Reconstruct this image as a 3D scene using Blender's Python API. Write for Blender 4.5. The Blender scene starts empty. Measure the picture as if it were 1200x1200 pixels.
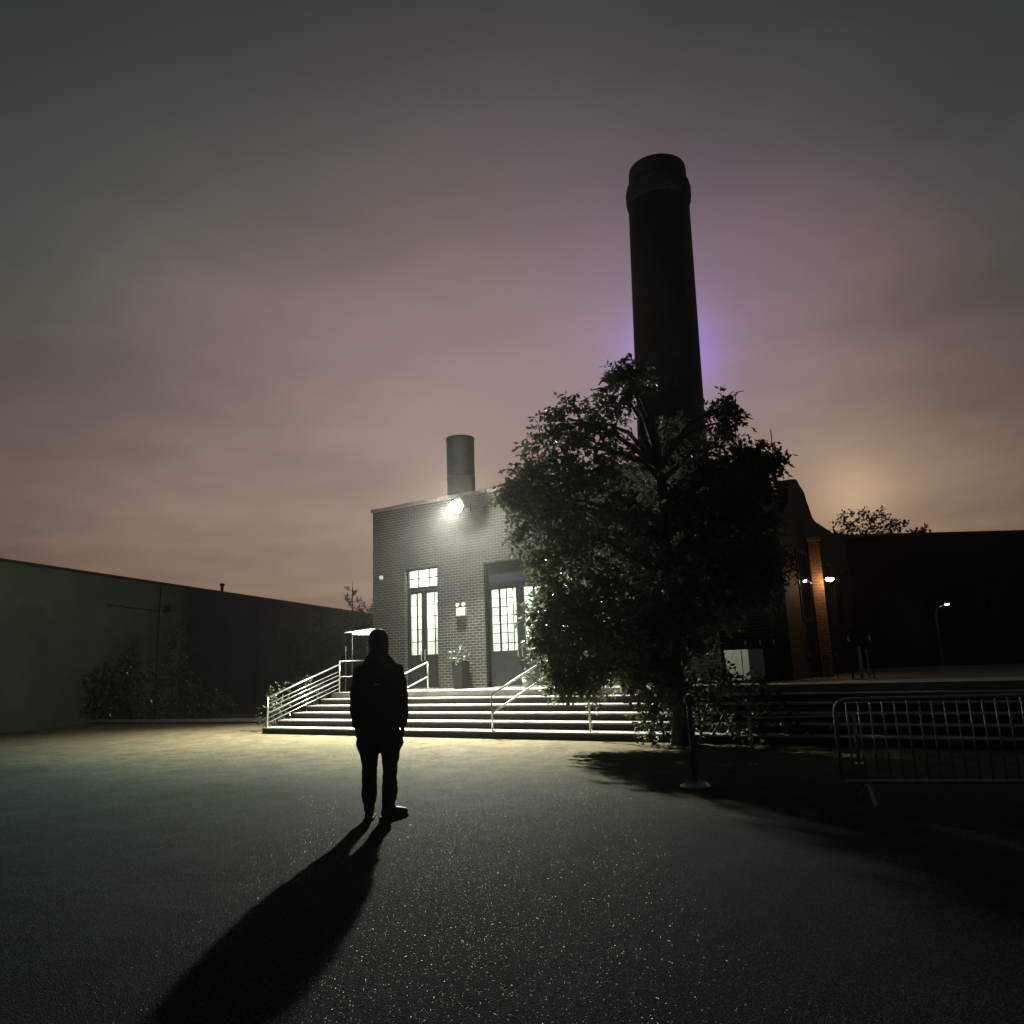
import bpy, bmesh, math, random
from mathutils import Vector, Matrix, noise
R = math.radians
C = bpy.context.scene.collection
SC = bpy.context.scene

# ------------------------------------------------------------------ camera
cd = bpy.data.cameras.new('camera'); cam = bpy.data.objects.new('camera', cd); C.objects.link(cam)
cd.sensor_width = 36.0; cd.lens = 27.0; cd.clip_start = 0.05; cd.clip_end = 3000
EYE = Vector((0, 0, 1.4))
_up = Vector((433 - 600, 600 + 3900, -900.0)).normalized()          # world up seen in camera axes
_fw = Vector((0, 0, -1)); _y = (_fw - _up * _fw.dot(_up)).normalized(); _x = _y.cross(_up)
cam.matrix_world = Matrix.Translation(EYE) @ Matrix((_x, _y, _up)).to_4x4()
SC.camera = cam

# ------------------------------------------------------------------ exposure, sky
SC.view_settings.view_transform = 'Standard'; SC.view_settings.look = 'None'
SC.view_settings.exposure = 0.0; SC.view_settings.gamma = 1.0; SC.view_settings.use_curve_mapping = False
SC.cycles.max_bounces = 6; SC.cycles.volume_bounces = 0; SC.cycles.transparent_max_bounces = 12
SC.cycles.sample_clamp_indirect = 4.0
SC.cycles.use_denoising = True

TH = R(-32.0); HO = Vector((-1.01, 16.043, 0)); HX = Vector((math.cos(TH), math.sin(TH), 0)); HY = Vector((-math.sin(TH), math.cos(TH), 0))

class NT:
    """tiny helper round a node tree"""
    def __init__(s, t): s.t = t; s.n = t.nodes; s.l = t.links
    def new(s, typ, **kw):
        nd = s.n.new(typ)
        for k, v in kw.items():
            if k.startswith('i_'):
                nd.inputs[k[2:].replace('_', ' ')].default_value = v
            else: setattr(nd, k, v)
        return nd
    def link(s, a, b): s.l.new(a, b)
    def put(s, nd, key, v):
        if hasattr(v, 'is_linked') or hasattr(v, 'links'): s.l.new(v, nd.inputs[key])
        else: nd.inputs[key].default_value = v
    def math(s, op, a, b=0.0, c=None, clamp=False):
        nd = s.n.new('ShaderNodeMath'); nd.operation = op; nd.use_clamp = clamp
        s.put(nd, 0, a); s.put(nd, 1, b)
        if c is not None: s.put(nd, 2, c)
        return nd.outputs[0]
    def vmath(s, op, a, b=None):
        nd = s.n.new('ShaderNodeVectorMath'); nd.operation = op
        s.put(nd, 0, a)
        if b is not None: s.put(nd, 1, b)
        return nd.outputs['Value'] if op in ('DOT_PRODUCT', 'LENGTH') else nd.outputs[0]
    def mix(s, f, a, b, typ='MIX'):
        nd = s.n.new('ShaderNodeMix'); nd.data_type = 'RGBA'; nd.blend_type = typ
        s.put(nd, 0, f); s.put(nd, 6, a); s.put(nd, 7, b)
        return nd.outputs[2]
    def ramp(s, f, stops, interp='LINEAR'):
        nd = s.n.new('ShaderNodeValToRGB'); nd.color_ramp.interpolation = interp
        e = nd.color_ramp.elements
        while len(e) > 1: e.remove(e[0])
        e[0].position = stops[0][0]; e[0].color = (*stops[0][1], 1)
        for p, c in stops[1:]:
            q = e.new(p); q.color = (*c, 1)
        s.put(nd, 0, f)
        return nd.outputs[0]
    def noise(s, vec, scale, detail=4, rough=.55, out='Fac'):
        nd = s.new('ShaderNodeTexNoise', i_Scale=scale, i_Detail=detail, i_Roughness=rough)
        s.put(nd, 'Vector', vec); return nd.outputs[out]

W = bpy.data.worlds.new('World'); SC.world = W; W.use_nodes = True
t = NT(W.node_tree); t.n.clear()
tc = t.new('ShaderNodeTexCoord'); D = tc.outputs['Generated']
sep = t.new('ShaderNodeSeparateXYZ'); t.link(D, sep.inputs[0])
X_, Y_, Z_ = sep.outputs
# city-lit overcast: brown near the skyline, grey mauve above, dark teal overhead
base = t.ramp(Z_, [(0.0, (.195, .115, .060)), (.10, (.200, .124, .075)), (.20, (.196, .134, .098)), (.32, (.174, .124, .106)),
                   (.44, (.130, .094, .085)), (.56, (.062, .055, .049)), (.68, (.027, .033, .030)), (.80, (.018, .023, .022)), (1.0, (.010, .015, .014))])
teal = t.ramp(Z_, [(0.0, (.150, .092, .056)), (.2, (.125, .092, .072)), (.45, (.046, .054, .047)), (.65, (.021, .031, .028)), (.80, (.014, .021, .019)), (1.0, (.010, .015, .014))])
# cloud layer in plan: direction projected on a flat cloud base
zc = t.math('MAXIMUM', Z_, 0.03)
zc = t.math('ADD', zc, 0.10)
cb = t.new('ShaderNodeCombineXYZ')
t.link(t.math('DIVIDE', X_, zc), cb.inputs[0]); t.link(t.math('DIVIDE', Y_, zc), cb.inputs[1])
n1 = t.noise(cb.outputs[0], 0.8, 6, .55); n2 = t.noise(cb.outputs[0], 2.4, 5, .55)
def lobe(d, p):
    v = Vector(d).normalized()
    dp = t.math('MAXIMUM', t.vmath('DOT_PRODUCT', D, tuple(v)), 0.0)
    return t.math('POWER', dp, p)
def stepped(x, lo, hi):
    nd = t.new('ShaderNodeMapRange', interpolation_type='SMOOTHSTEP'); t.put(nd, 0, x); nd.clamp = True
    nd.inputs[1].default_value = lo; nd.inputs[2].default_value = hi
    return nd.outputs[0]
warm = t.math('ADD', lobe((.07, 1, .33), 4.0), t.math('MULTIPLY', t.math('SUBTRACT', n1, .5), .9))
col = t.mix(stepped(warm, .40, .92), teal, base)
cl = t.math('ADD', t.math('MULTIPLY', stepped(n1, .30, .70), .32), t.math('MULTIPLY', stepped(n2, .32, .70), .14))
cl = t.math('ADD', cl, .77)
cc = t.new('ShaderNodeCombineXYZ')
for k in range(3): t.link(cl, cc.inputs[k])
col = t.mix(1.0, col, cc.outputs[0], 'MULTIPLY')
def addlobe(col, d, p, c, vec=None):
    nd = t.n.new('ShaderNodeMix'); nd.data_type = 'RGBA'; nd.blend_type = 'ADD'
    t.put(nd, 0, lobe(d, p)); t.put(nd, 6, col); nd.inputs[7].default_value = (*c, 1)
    return nd.outputs[2]
col = addlobe(col, (.455, 1, .205), 1100, (.22, .15, .08))          # lit cloud low on the right
col = addlobe(col, (.44, 1, .21), 65, (.11, .074, .042))
col = addlobe(col, (-.10, 1, .28), 12, (.137, .110, .094))           # floodlight halo painted into the sky over the hall
col = addlobe(col, (.226, 1, .41), 700, (.12, .075, .52))           # violet searchlight glow behind the stack
col = addlobe(col, (.226, 1, .45), 90, (.045, .028, .10))
col = addlobe(col, (.15, 1, .55), 14, (.020, .012, .022))
col = t.mix(stepped(Y_, -.25, .35), (.010, .016, .015, 1), col)              # city glow lies ahead; unseen sky behind darkened to cut and tint ambient
sky = t.new('ShaderNodeTexSky'); sky.sky_type = 'NISHITA'; sky.sun_disc = False
sky.sun_elevation = R(-6); sky.sun_rotation = R(200)
bg1 = t.new('ShaderNodeBackground'); t.link(col, bg1.inputs[0]); bg1.inputs[1].default_value = 1.0
bg2 = t.new('ShaderNodeBackground'); t.link(sky.outputs[0], bg2.inputs[0]); bg2.inputs[1].default_value = 0.06
ad = t.new('ShaderNodeAddShader'); t.link(bg1.outputs[0], ad.inputs[0]); t.link(bg2.outputs[0], ad.inputs[1])
ow = t.new('ShaderNodeOutputWorld'); t.link(ad.outputs[0], ow.inputs[0])
LAMP_POWER = 21000.0
HAZE = 0.0008

# ------------------------------------------------------------------ materials
def mat(name):
    m = bpy.data.materials.new(name); m.use_nodes = True
    t = NT(m.node_tree); b = t.n['Principled BSDF']
    return m, t, b
def noisy(name, c, rough=.6, var=.25, scale=6, metallic=0.0, bump=.15, bscale=40, spec=.5):
    m, t, b = mat(name)
    co = t.new('ShaderNodeTexCoord').outputs['Object']
    n = t.noise(co, scale, 6, .6)
    c0 = tuple(x * (1 - var) for x in c); c1 = tuple(min(1, x * (1 + var)) for x in c)
    t.link(t.ramp(n, [(.3, c0), (.7, c1)]), b.inputs['Base Color'])
    t.put(b, 'Roughness', t.math('ADD', rough - .1, t.math('MULTIPLY', n, .2)))
    b.inputs['Metallic'].default_value = metallic; b.inputs['Specular IOR Level'].default_value = spec
    if bump:
        bp = t.new('ShaderNodeBump', i_Strength=bump, i_Distance=.01)
        t.link(t.noise(co, bscale, 4), bp.inputs['Height']); t.link(bp.outputs[0], b.inputs['Normal'])
    return m
def brick_mat(name, c1, c2, mortar, dirt=.5):
    m, t, b = mat(name)
    uv = t.new('ShaderNodeTexCoord').outputs['UV']
    wob = t.new('ShaderNodeTexNoise', i_Scale=3.0); t.link(uv, wob.inputs['Vector'])
    uvw = t.vmath('ADD', uv, t.vmath('MULTIPLY', t.vmath('SUBTRACT', wob.outputs['Color'], (.5, .5, .5)), (.012, .008, 0)))
    br = t.new('ShaderNodeTexBrick', i_Scale=1.0)
    br.offset = .5; br.squash = 1
    for k, v in (('Mortar Size', .009), ('Mortar Smooth', .2), ('Bias', 0.0), ('Brick Width', .215), ('Row Height', .075)):
        br.inputs[k].default_value = v
    br.inputs['Color1'].default_value = (*c1, 1); br.inputs['Color2'].default_value = (*c2, 1); br.inputs['Mortar'].default_value = (*mortar, 1)
    t.link(uvw, br.inputs['Vector'])
    n = t.noise(uv, 1.3, 6, .65); n2 = t.noise(uv, 18, 3)
    st = t.ramp(n, [(.3, (1 - dirt,) * 3), (.65, (1, 1, 1))])
    c = t.mix(1.0, br.outputs['Color'], st, 'MULTIPLY')
    c = t.mix(1.0, c, t.ramp(n2, [(.2, (.65,) * 3), (.8, (1.15,) * 3)]), 'MULTIPLY')
    t.link(c, b.inputs['Base Color']); b.inputs['Roughness'].default_value = .75
    bp = t.new('ShaderNodeBump', i_Strength=.9, i_Distance=.012)
    h = t.math('ADD', t.math('SUBTRACT', 1.0, br.outputs['Fac']), t.math('MULTIPLY', n2, .5))
    t.link(h, bp.inputs['Height']); t.link(bp.outputs[0], b.inputs['Normal'])
    return m
def leaf_mat(name, dark, light, trans=.35, rough=.45):
    m, t, b = mat(name)
    geo = t.new('ShaderNodeNewGeometry')
    co = t.new('ShaderNodeTexCoord').outputs['Object']
    f = t.math('ADD', t.math('MULTIPLY', geo.outputs['Random Per Island'], .6), t.math('MULTIPLY', t.noise(co, 1.5, 2), .5))
    c = t.ramp(f, [(.15, dark), (.85, light)])
    t.link(c, b.inputs['Base Color']); b.inputs['Roughness'].default_value = rough
    tr = t.new('ShaderNodeBsdfTranslucent'); t.link(c, tr.inputs[0])
    mx = t.new('ShaderNodeMixShader'); mx.inputs[0].default_value = trans
    t.link(b.outputs[0], mx.inputs[1]); t.link(tr.outputs[0], mx.inputs[2])
    t.link(mx.outputs[0], t.n['Material Output'].inputs[0])
    return m
def glow(name, c, s):
    m, t, b = mat(name)
    b.inputs['Base Color'].default_value = (.8, .8, .8, 1)
    b.inputs['Emission Color'].default_value = (*c, 1); b.inputs['Emission Strength'].default_value = s
    return m
def asphalt_mat():
    m, t, b = mat('asphalt')
    co = t.new('ShaderNodeTexCoord').outputs['Object']
    big = t.noise(co, .22, 6, .6); mid = t.noise(co, 2.2, 6, .65); fine = t.noise(co, 90, 3, .7)
    v = t.new('ShaderNodeTexVoronoi', i_Scale=135.0); t.link(co, v.inputs['Vector'])
    c = t.ramp(big, [(.3, (.014, .032, .029)), (.7, (.028, .052, .046))])
    # cream pool of floodlight painted into the asphalt along the steps
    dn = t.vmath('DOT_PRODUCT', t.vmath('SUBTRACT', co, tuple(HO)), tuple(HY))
    lamp_pool = t.math('ADD', t.math('MULTIPLY', dn, .16), t.math('ADD', .78, t.math('MULTIPLY', big, .55)), clamp=True)
    lamp_pool = t.math('MULTIPLY', lamp_pool, t.math('ADD', .55, t.math('MULTIPLY', mid, .7)), clamp=True)
    c = t.mix(lamp_pool, c, (.20, .172, .105, 1))
    c = t.mix(1.0, c, t.ramp(mid, [(.3, (.72,) * 3), (.7, (1.15,) * 3)]), 'MULTIPLY')
    sp = t.new('ShaderNodeSeparateColor'); t.link(v.outputs['Color'], sp.inputs[0])
    c = t.mix(1.0, c, t.ramp(sp.outputs[1], [(0, (.30,) * 3), (.8, (1.1,) * 3), (1, (2.2,) * 3)]), 'MULTIPLY')
    wv = t.vmath('ADD', co, t.vmath('MULTIPLY', t.noise(co, 1.1, 6, .65, 'Color'), (1.5, 1.5, 0)))
    ck = t.new('ShaderNodeTexVoronoi', feature='DISTANCE_TO_EDGE', i_Scale=.24); t.link(wv, ck.inputs['Vector'])
    line = t.math('MULTIPLY', t.math('LESS_THAN', ck.outputs['Distance'], .0035), t.math('GREATER_THAN', t.noise(co, .5, 2), .46))
    c = t.mix(t.math('MULTIPLY', line, .55), c, (.008, .010, .010, 1))
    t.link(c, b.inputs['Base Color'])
    b.inputs['Roughness'].default_value = .85; b.inputs['Specular IOR Level'].default_value = .05
    bp = t.new('ShaderNodeBump', i_Strength=1.0, i_Distance=.009)
    hh = t.math('ADD', t.math('MULTIPLY', v.outputs['Distance'], .9), t.math('ADD', t.math('MULTIPLY', fine, .4), t.math('MULTIPLY', mid, 1.2)))
    t.link(hh, bp.inputs['Height']); t.link(bp.outputs[0], b.inputs['Normal'])
    # flecks of mica and glass in the aggregate, each tipped its own way
    tip = t.vmath('MULTIPLY', t.vmath('SUBTRACT', v.outputs['Color'], (.5, .5, .5)), (1.1, 1.1, 0))
    nn = t.vmath('NORMALIZE', t.vmath('ADD', tip, (0, 0, 1)))
    gl = t.new('ShaderNodeBsdfGlossy', i_Roughness=.34); gl.inputs['Color'].default_value = (.75, .78, .72, 1)
    t.link(nn, gl.inputs['Normal'])
    pick = t.math('GREATER_THAN', sp.outputs[2], .90)
    core = t.math('LESS_THAN', v.outputs['Distance'], .32)
    mx = t.new('ShaderNodeMixShader'); t.link(t.math('MULTIPLY', t.math('MULTIPLY', pick, core), .12), mx.inputs[0])
    t.link(b.outputs[0], mx.inputs[1]); t.link(gl.outputs[0], mx.inputs[2])
    t.link(mx.outputs[0], t.n['Material Output'].inputs[0])
    return m
def glass_mat(name='window_glass'):
    m, t, b = mat(name)
    geo = t.new('ShaderNodeNewGeometry')
    co = t.new('ShaderNodeTexCoord').outputs['Object']
    r = geo.outputs['Random Per Island']
    tint = t.ramp(r, [(0, (.72, .80, .76)), (.15, (.96, 1, .92)), (.4, (.88, .98, .95)), (.65, (.97, 1, .95)), (.88, (.58, .68, .66))], 'CONSTANT')
    tr = t.new('ShaderNodeBsdfTransparent'); t.link(tint, tr.inputs[0])
    df = t.new('ShaderNodeBsdfTranslucent'); t.link(tint, df.inputs[0])
    gl = t.new('ShaderNodeBsdfGlossy', i_Roughness=.05)
    m1 = t.new('ShaderNodeMixShader'); t.link(t.math('ADD', .25, t.math('MULTIPLY', t.noise(co, 4, 3), .35)), m1.inputs[0])
    t.link(tr.outputs[0], m1.inputs[1]); t.link(df.outputs[0], m1.inputs[2])
    m2 = t.new('ShaderNodeMixShader'); m2.inputs[0].default_value = .07
    t.link(m1.outputs[0], m2.inputs[1]); t.link(gl.outputs[0], m2.inputs[2])
    t.link(m2.outputs[0], t.n['Material Output'].inputs[0])
    return m
M = dict(
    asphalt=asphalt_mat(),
    brick=brick_mat('hall_brick', (.030, .029, .028), (.016, .017, .018), (.165, .172, .162)),
    brick_dark=brick_mat('stack_brick', (.038, .030, .027), (.022, .020, .019), (.19, .185, .17), .5),
    unlit_brick=brick_mat('unlit_brick', (.016, .014, .013), (.010, .010, .010), (.030, .029, .027), .5),  # shade put into the colour so walls stay dark near the amber lamp
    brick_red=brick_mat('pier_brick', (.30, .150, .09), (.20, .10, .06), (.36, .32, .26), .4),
    concrete=noisy('concrete', (.27, .265, .245), .75, .2, 3, bump=.25, bscale=60),
    shaded_riser=noisy('shaded_riser', (.016, .017, .017), .8, .35, 3, bump=.2),
    concrete_dark=noisy('old_concrete', (.20, .195, .18), .8, .3, 2, bump=.3, bscale=50),
    render_wall=noisy('painted_render', (.058, .072, .058), .85, .35, .6, bump=.2, bscale=30),
    roofing=noisy('roof_felt', (.05, .05, .052), .9, .3, 4),
    slate=noisy('slate', (.09, .105, .115), .6, .3, 9),
    coping=noisy('coping', (.10, .095, .09), .8, .3, 5),
    black_metal=noisy('black_painted_metal', (.012, .015, .018), .45, .3, 10, bump=.05),
    blue_metal=noisy('blue_painted_panel', (.014, .022, .032), .5, .25, 5, bump=.05),
    flue_metal=noisy('weathered_flue_steel', (.045, .056, .070), .55, .3, 5, .3, bump=.1, bscale=15),
    galv=noisy('galvanised_steel', (.42, .43, .42), .38, .15, 20, .85, bump=.05),
    barrier=noisy('barrier_steel', (.36, .41, .40), .45, .25, 15, .7, bump=.06),
    white=noisy('white_plastic', (.40, .40, .37), .5, .06, 6, bump=.03),
    plaster=noisy('cream_plaster', (.76, .77, .66), .85, .1, 2, bump=.1),
    plank=noisy('pale_timber', (.42, .38, .24), .6, .3, 5),
    grey_board=noisy('grey_board', (.25, .28, .27), .7, .2, 4),
    cabinet=noisy('cabinet_paint', (.36, .44, .34), .55, .12, 3, bump=.05),
    canvas=noisy('white_canvas', (.82, .81, .74), .8, .08, 3, bump=.1),
    leaf=leaf_mat('tree_leaf', (.034, .050, .026), (.155, .178, .11), .58, .36),
    leaf_bed=leaf_mat('bed_leaf', (.022, .036, .018), (.075, .105, .05), .25),
    leaf_gloss=leaf_mat('glossy_leaf', (.035, .055, .03), (.10, .14, .07), .2, .25),
    pale_petal=leaf_mat('pale_petal', (.20, .21, .17), (.34, .34, .28), .2),
    needle=leaf_mat('needle', (.020, .034, .020), (.05, .07, .04), .15),
    bark=noisy('bark', (.085, .075, .062), .85, .45, 9, bump=.9, bscale=22),
    soil=noisy('soil', (.035, .030, .024), .95, .4, 8, bump=.6),
    pot=noisy('dark_pot', (.014, .015, .016), .55, .3, 6),
    pot_grey=noisy('grey_pot', (.22, .22, .21), .7, .25, 6),
    cloth=noisy('dark_jacket_cloth', (.016, .017, .021), .85, .3, 14, bump=.4, bscale=90),
    trouser=noisy('dark_trouser_cloth', (.015, .015, .018), .9, .3, 12, bump=.4, bscale=70),
    leather=noisy('boot_leather', (.014, .013, .013), .5, .3, 12, bump=.2),
    rubber=noisy('sole_rubber', (.012, .012, .012), .8, .2, 10),
    skin=noisy('skin', (.13, .07, .048), .55, .1, 12, bump=.1),
    hair=noisy('hair', (.012, .010, .009), .6, .4, 40, bump=.5, bscale=120),
    tape=noisy('reflective_tape', (.75, .76, .75), .3, .1, 8),
    belt=noisy('belt_cassette', (.02, .02, .022), .5, .2, 8),
    glass=glass_mat(),
    lens_clear=noisy('clear_lens', (.75, .77, .78), .15, .05, 5, bump=0),
    smoked_glass=noisy('smoked_glass', (.04, .045, .045), .12, .1, 5, bump=0),
    flood=glow('floodlight_lens', (1.0, .97, .80), 1850.0),
    tube=glow('ceiling_tube', (.94, 1.0, .86), 300.0),
    bulb=glow('pendant_bulb', (1.0, .95, .70), 80.0),
    amber=glow('amber_lens', (1.0, .55, .22), 30.0),
    cool=glow('cool_lens', (.95, 1.0, 1.0), 6.0),
    red=glow('red_lens', (1.0, .05, .05), 2.2),
    salmon=glow('salmon_lens', (1.0, .32, .18), 0.9),
    far_lamp=glow('far_lamp_lens', (1.0, .96, .85), 5.0),
)

# ------------------------------------------------------------------ mesh tools
class MB:
    def __init__(s): s.v = []; s.f = []; s.uv = []; s.sm = []
    def face(s, idx, uvs=None, smooth=False):
        s.f.append(tuple(idx)); s.uv.append(uvs); s.sm.append(smooth)
    def box(s, x0, x1, y0, y1, z0, z1):
        o = len(s.v)
        s.v += [(x, y, z) for z in (z0, z1) for y in (y0, y1) for x in (x0, x1)]
        for q in ((0, 2, 3, 1), (4, 5, 7, 6), (0, 1, 5, 4), (2, 6, 7, 3), (0, 4, 6, 2), (1, 3, 7, 5)): s.face([o + k for k in q])
        return s
    def prism(s, poly, a0, a1, axis='x'):
        """extrude a 2D polygon; axis is the extrusion axis, poly holds the other two coordinates"""
        def P(p, a): return {'x': (a, p[0], p[1]), 'y': (p[0], a, p[1]), 'z': (p[0], p[1], a)}[axis]
        o = len(s.v); n = len(poly)
        s.v += [P(p, a0) for p in poly] + [P(p, a1) for p in poly]
        s.face([o + k for k in range(n)][::-1]); s.face([o + n + k for k in range(n)])
        for k in range(n):
            j = (k + 1) % n; s.face([o + k, o + j, o + n + j, o + n + k])
        return s
    def loft(s, pts, rad, n=12, cap=True, side=None, uvm=False, smooth=True, power=1.0):
        """rings along a path; rad entries are r or (ra, rb)"""
        pts = [Vector(p) for p in pts]; o = len(s.v); L = 0.0
        pv = Vector(side) if side else None
        ring_l = []
        for i, p in enumerate(pts):
            a = pts[max(i - 1, 0)]; b = pts[min(i + 1, len(pts) - 1)]
            d = (b - a)
            d = d.normalized() if d.length > 1e-9 else Vector((0, 0, 1))
            if pv is None:
                pv = Vector((1, 0, 0)) if abs(d.x) < .9 else Vector((0, 1, 0))
            e1 = (pv - d * pv.dot(d)).normalized(); e2 = d.cross(e1)
            if not side: pv = e1
            r = rad[i] if isinstance(rad, (list, tuple)) else rad
            ra, rb = r if isinstance(r, (list, tuple)) else (r, r)
            if i: L += (pts[i] - pts[i - 1]).length
            ring_l.append((L, ra))
            for k in range(n):
                t = 2 * math.pi * k / n; ct, st = math.cos(t), math.sin(t)
                if power != 1.0:
                    ct = math.copysign(abs(ct) ** power, ct); st = math.copysign(abs(st) ** power, st)
                s.v.append(tuple(p + e1 * (ra * ct) + e2 * (rb * st)))
        for i in range(len(pts) - 1):
            for k in range(n):
                j = (k + 1) % n; a = o + i * n
                u = None
                if uvm:
                    per = 2 * math.pi * max(r for _, r in ring_l)
                    u = [(per * k / n, ring_l[i][0]), (per * (k + 1) / n, ring_l[i][0]), (per * (k + 1) / n, ring_l[i + 1][0]), (per * k / n, ring_l[i + 1][0])]
                s.face([a + k, a + j, a + n + j, a + n + k], u, smooth)
        if cap:
            s.face([o + k for k in range(n)][::-1]); s.face([o + (len(pts) - 1) * n + k for k in range(n)])
        return s
    def ball(s, c, r, n=12, m=8, sc=(1, 1, 1)):
        c = Vector(c); o = len(s.v)
        s.v.append((c.x, c.y, c.z - r * sc[2]))
        for i in range(1, m):
            th = math.pi * i / m
            for k in range(n):
                ph = 2 * math.pi * k / n
                s.v.append((c.x + r * sc[0] * math.sin(th) * math.cos(ph), c.y + r * sc[1] * math.sin(th) * math.sin(ph), c.z - r * sc[2] * math.cos(th)))
        s.v.append((c.x, c.y, c.z + r * sc[2])); top = len(s.v) - 1
        for k in range(n):
            j = (k + 1) % n
            s.face([o, o + 1 + j, o + 1 + k], None, True)
            for i in range(m - 2):
                a = o + 1 + i * n; s.face([a + k, a + j, a + n + j, a + n + k], None, True)
            a = o + 1 + (m - 2) * n; s.face([a + k, a + j, top], None, True)
        return s
    def leaf(s, p, d, up, L, w, fold=.25):
        """pointed leaf folded along its rib, attached at p"""
        d = d.normalized(); sd = d.cross(up)
        sd = sd.normalized() if sd.length > 1e-6 else Vector((1, 0, 0)); nn = sd.cross(d)
        o = len(s.v); q = [p, p + d * L * .45 + sd * w - nn * w * fold, p + d * L, p + d * L * .45 - sd * w - nn * w * fold, p + d * L * .5 + nn * w * .1]
        s.v += [tuple(x) for x in q]
        s.face([o, o + 1, o + 2, o + 4]); s.face([o, o + 4, o + 2, o + 3])
        return s
    def build(s, name, m, parent=None, loc=(0, 0, 0), bevel=0.0, rot=None):
        me = bpy.data.meshes.new(name); me.from_pydata([tuple(v) for v in s.v], [], s.f)
        uvl = me.uv_layers.new(name='UVMap')
        for pi, p in enumerate(me.polygons):
            p.use_smooth = s.sm[pi]
            u = s.uv[pi]; nx, ny, nz = abs(p.normal.x), abs(p.normal.y), abs(p.normal.z)
            for k, li in enumerate(p.loop_indices):
                if u: uvl.data[li].uv = u[k]
                else:
                    c = me.vertices[me.loops[li].vertex_index].co
                    uvl.data[li].uv = (c.x, c.z) if ny >= nx and ny >= nz else ((c.y, c.z) if nx >= nz else (c.x, c.y))
        me.materials.append(m)
        o = bpy.data.objects.new(name, me); C.objects.link(o); o.location = loc
        if rot: o.rotation_euler = rot
        if parent: o.parent = parent
        if bevel:
            b = o.modifiers.new('bevel', 'BEVEL'); b.width = bevel; b.segments = 2; b.limit_method = 'ANGLE'
        return o
def tag(o, label=None, cat=None, group=None, kind=None):
    if label: o['label'] = label
    if cat: o['category'] = cat
    if group: o['group'] = group
    if kind: o['kind'] = kind
    return o
def thing(name, label, cat, loc=(0, 0, 0), rotz=0.0, group=None):
    o = bpy.data.objects.new(name, None); o.empty_display_size = .2; C.objects.link(o)
    o.location = loc; o.rotation_euler = (0, 0, rotz)
    return tag(o, label, cat, group)
def copy_tree(o, parent=None):
    c = o.copy(); C.objects.link(c)
    if parent: c.parent = parent
    for ch in list(o.children): copy_tree(ch, c)
    return c
def fuse(o, voxel, smooth=3):
    """voxel-fuse the lofts of one mesh into one continuous surface"""
    r = o.modifiers.new('fuse', 'REMESH'); r.mode = 'VOXEL'; r.voxel_size = voxel; r.use_smooth_shade = True
    if smooth:
        q = o.modifiers.new('soft', 'SMOOTH'); q.factor = .5; q.iterations = smooth
    dg = bpy.context.evaluated_depsgraph_get(); me = bpy.data.meshes.new_from_object(o.evaluated_get(dg))
    for p in me.polygons: p.use_smooth = True
    o.modifiers.clear(); old = o.data; o.data = me; me.name = old.name
    return o
def HL(s, d, z=0.0): return HO + HX * s + HY * d + Vector((0, 0, z))   # hall axes -> world
TZ = .852                                                              # terrace level
FD = 4.0                                                               # facade line
rng = random.Random(7)

# ------------------------------------------------------------------ ground, terrace
g = MB(); N = 40
ext = [-400, -120, -40] + [-20 + 2.5 * k for k in range(1, 16)] + [40, 120, 400]
g.v = [(x, y + 20, 0) for y in ext for x in ext]
n_ = len(ext)
for j in range(n_ - 1):
    for i in range(n_ - 1): g.face([j * n_ + i, j * n_ + i + 1, (j + 1) * n_ + i + 1, (j + 1) * n_ + i])
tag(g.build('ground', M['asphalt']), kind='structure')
ter = MB().box(-6.3, 18, 2.4, 18, .004, TZ)
tr_ = ter.build('terrace', M['concrete_dark'], None, HO, 0, (0, 0, TH)); tag(tr_, kind='structure')
bed = MB().prism([(-17.9, 28.65), (-7.7, 24.2), (-4.6, 26.1), (-8.5, 44), (-13.6, 30.4)], .004, .06, 'z')
tag(bed.build('planting_bed', M['soil']), kind='structure')
kb = MB().loft([(-18.1, 28.49, .05), (-12.78, 25.84, .05), (-9.98, 24.5, .05), (-7.6, 23.6, .05)], [(.07, .09)] * 4, 4, smooth=False)
tag(kb.build('kerb', M['concrete']), kind='structure')

# broad steps
RISE, RUN = .142, .48
st = thing('entrance_steps', 'broad flight of six pale concrete steps running along the front of the brick hall', 'stairs', HO, TH)
for i in range(5):
    e = MB().box(-6.2, 14.0, i * RUN, 2.398, i * RISE + .004, (i + 1) * RISE - .03)
    st_o = e.build('step', M['shaded_riser'], st)  # shade of the backlit risers put into a near-black colour
    e = MB().box(-6.2, 14.0, i * RUN - .02, 2.398 if i == 4 else (i + 1) * RUN + .0, (i + 1) * RISE - .03 + .0005, (i + 1) * RISE)
    e.build('tread', M['concrete'], st_o, bevel=.006)
e = MB().box(-6.25, 14.0, 5 * RUN - .03, 5 * RUN + .32, TZ + .002, TZ + .006).build('landing_edge', M['concrete'], st)

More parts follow.
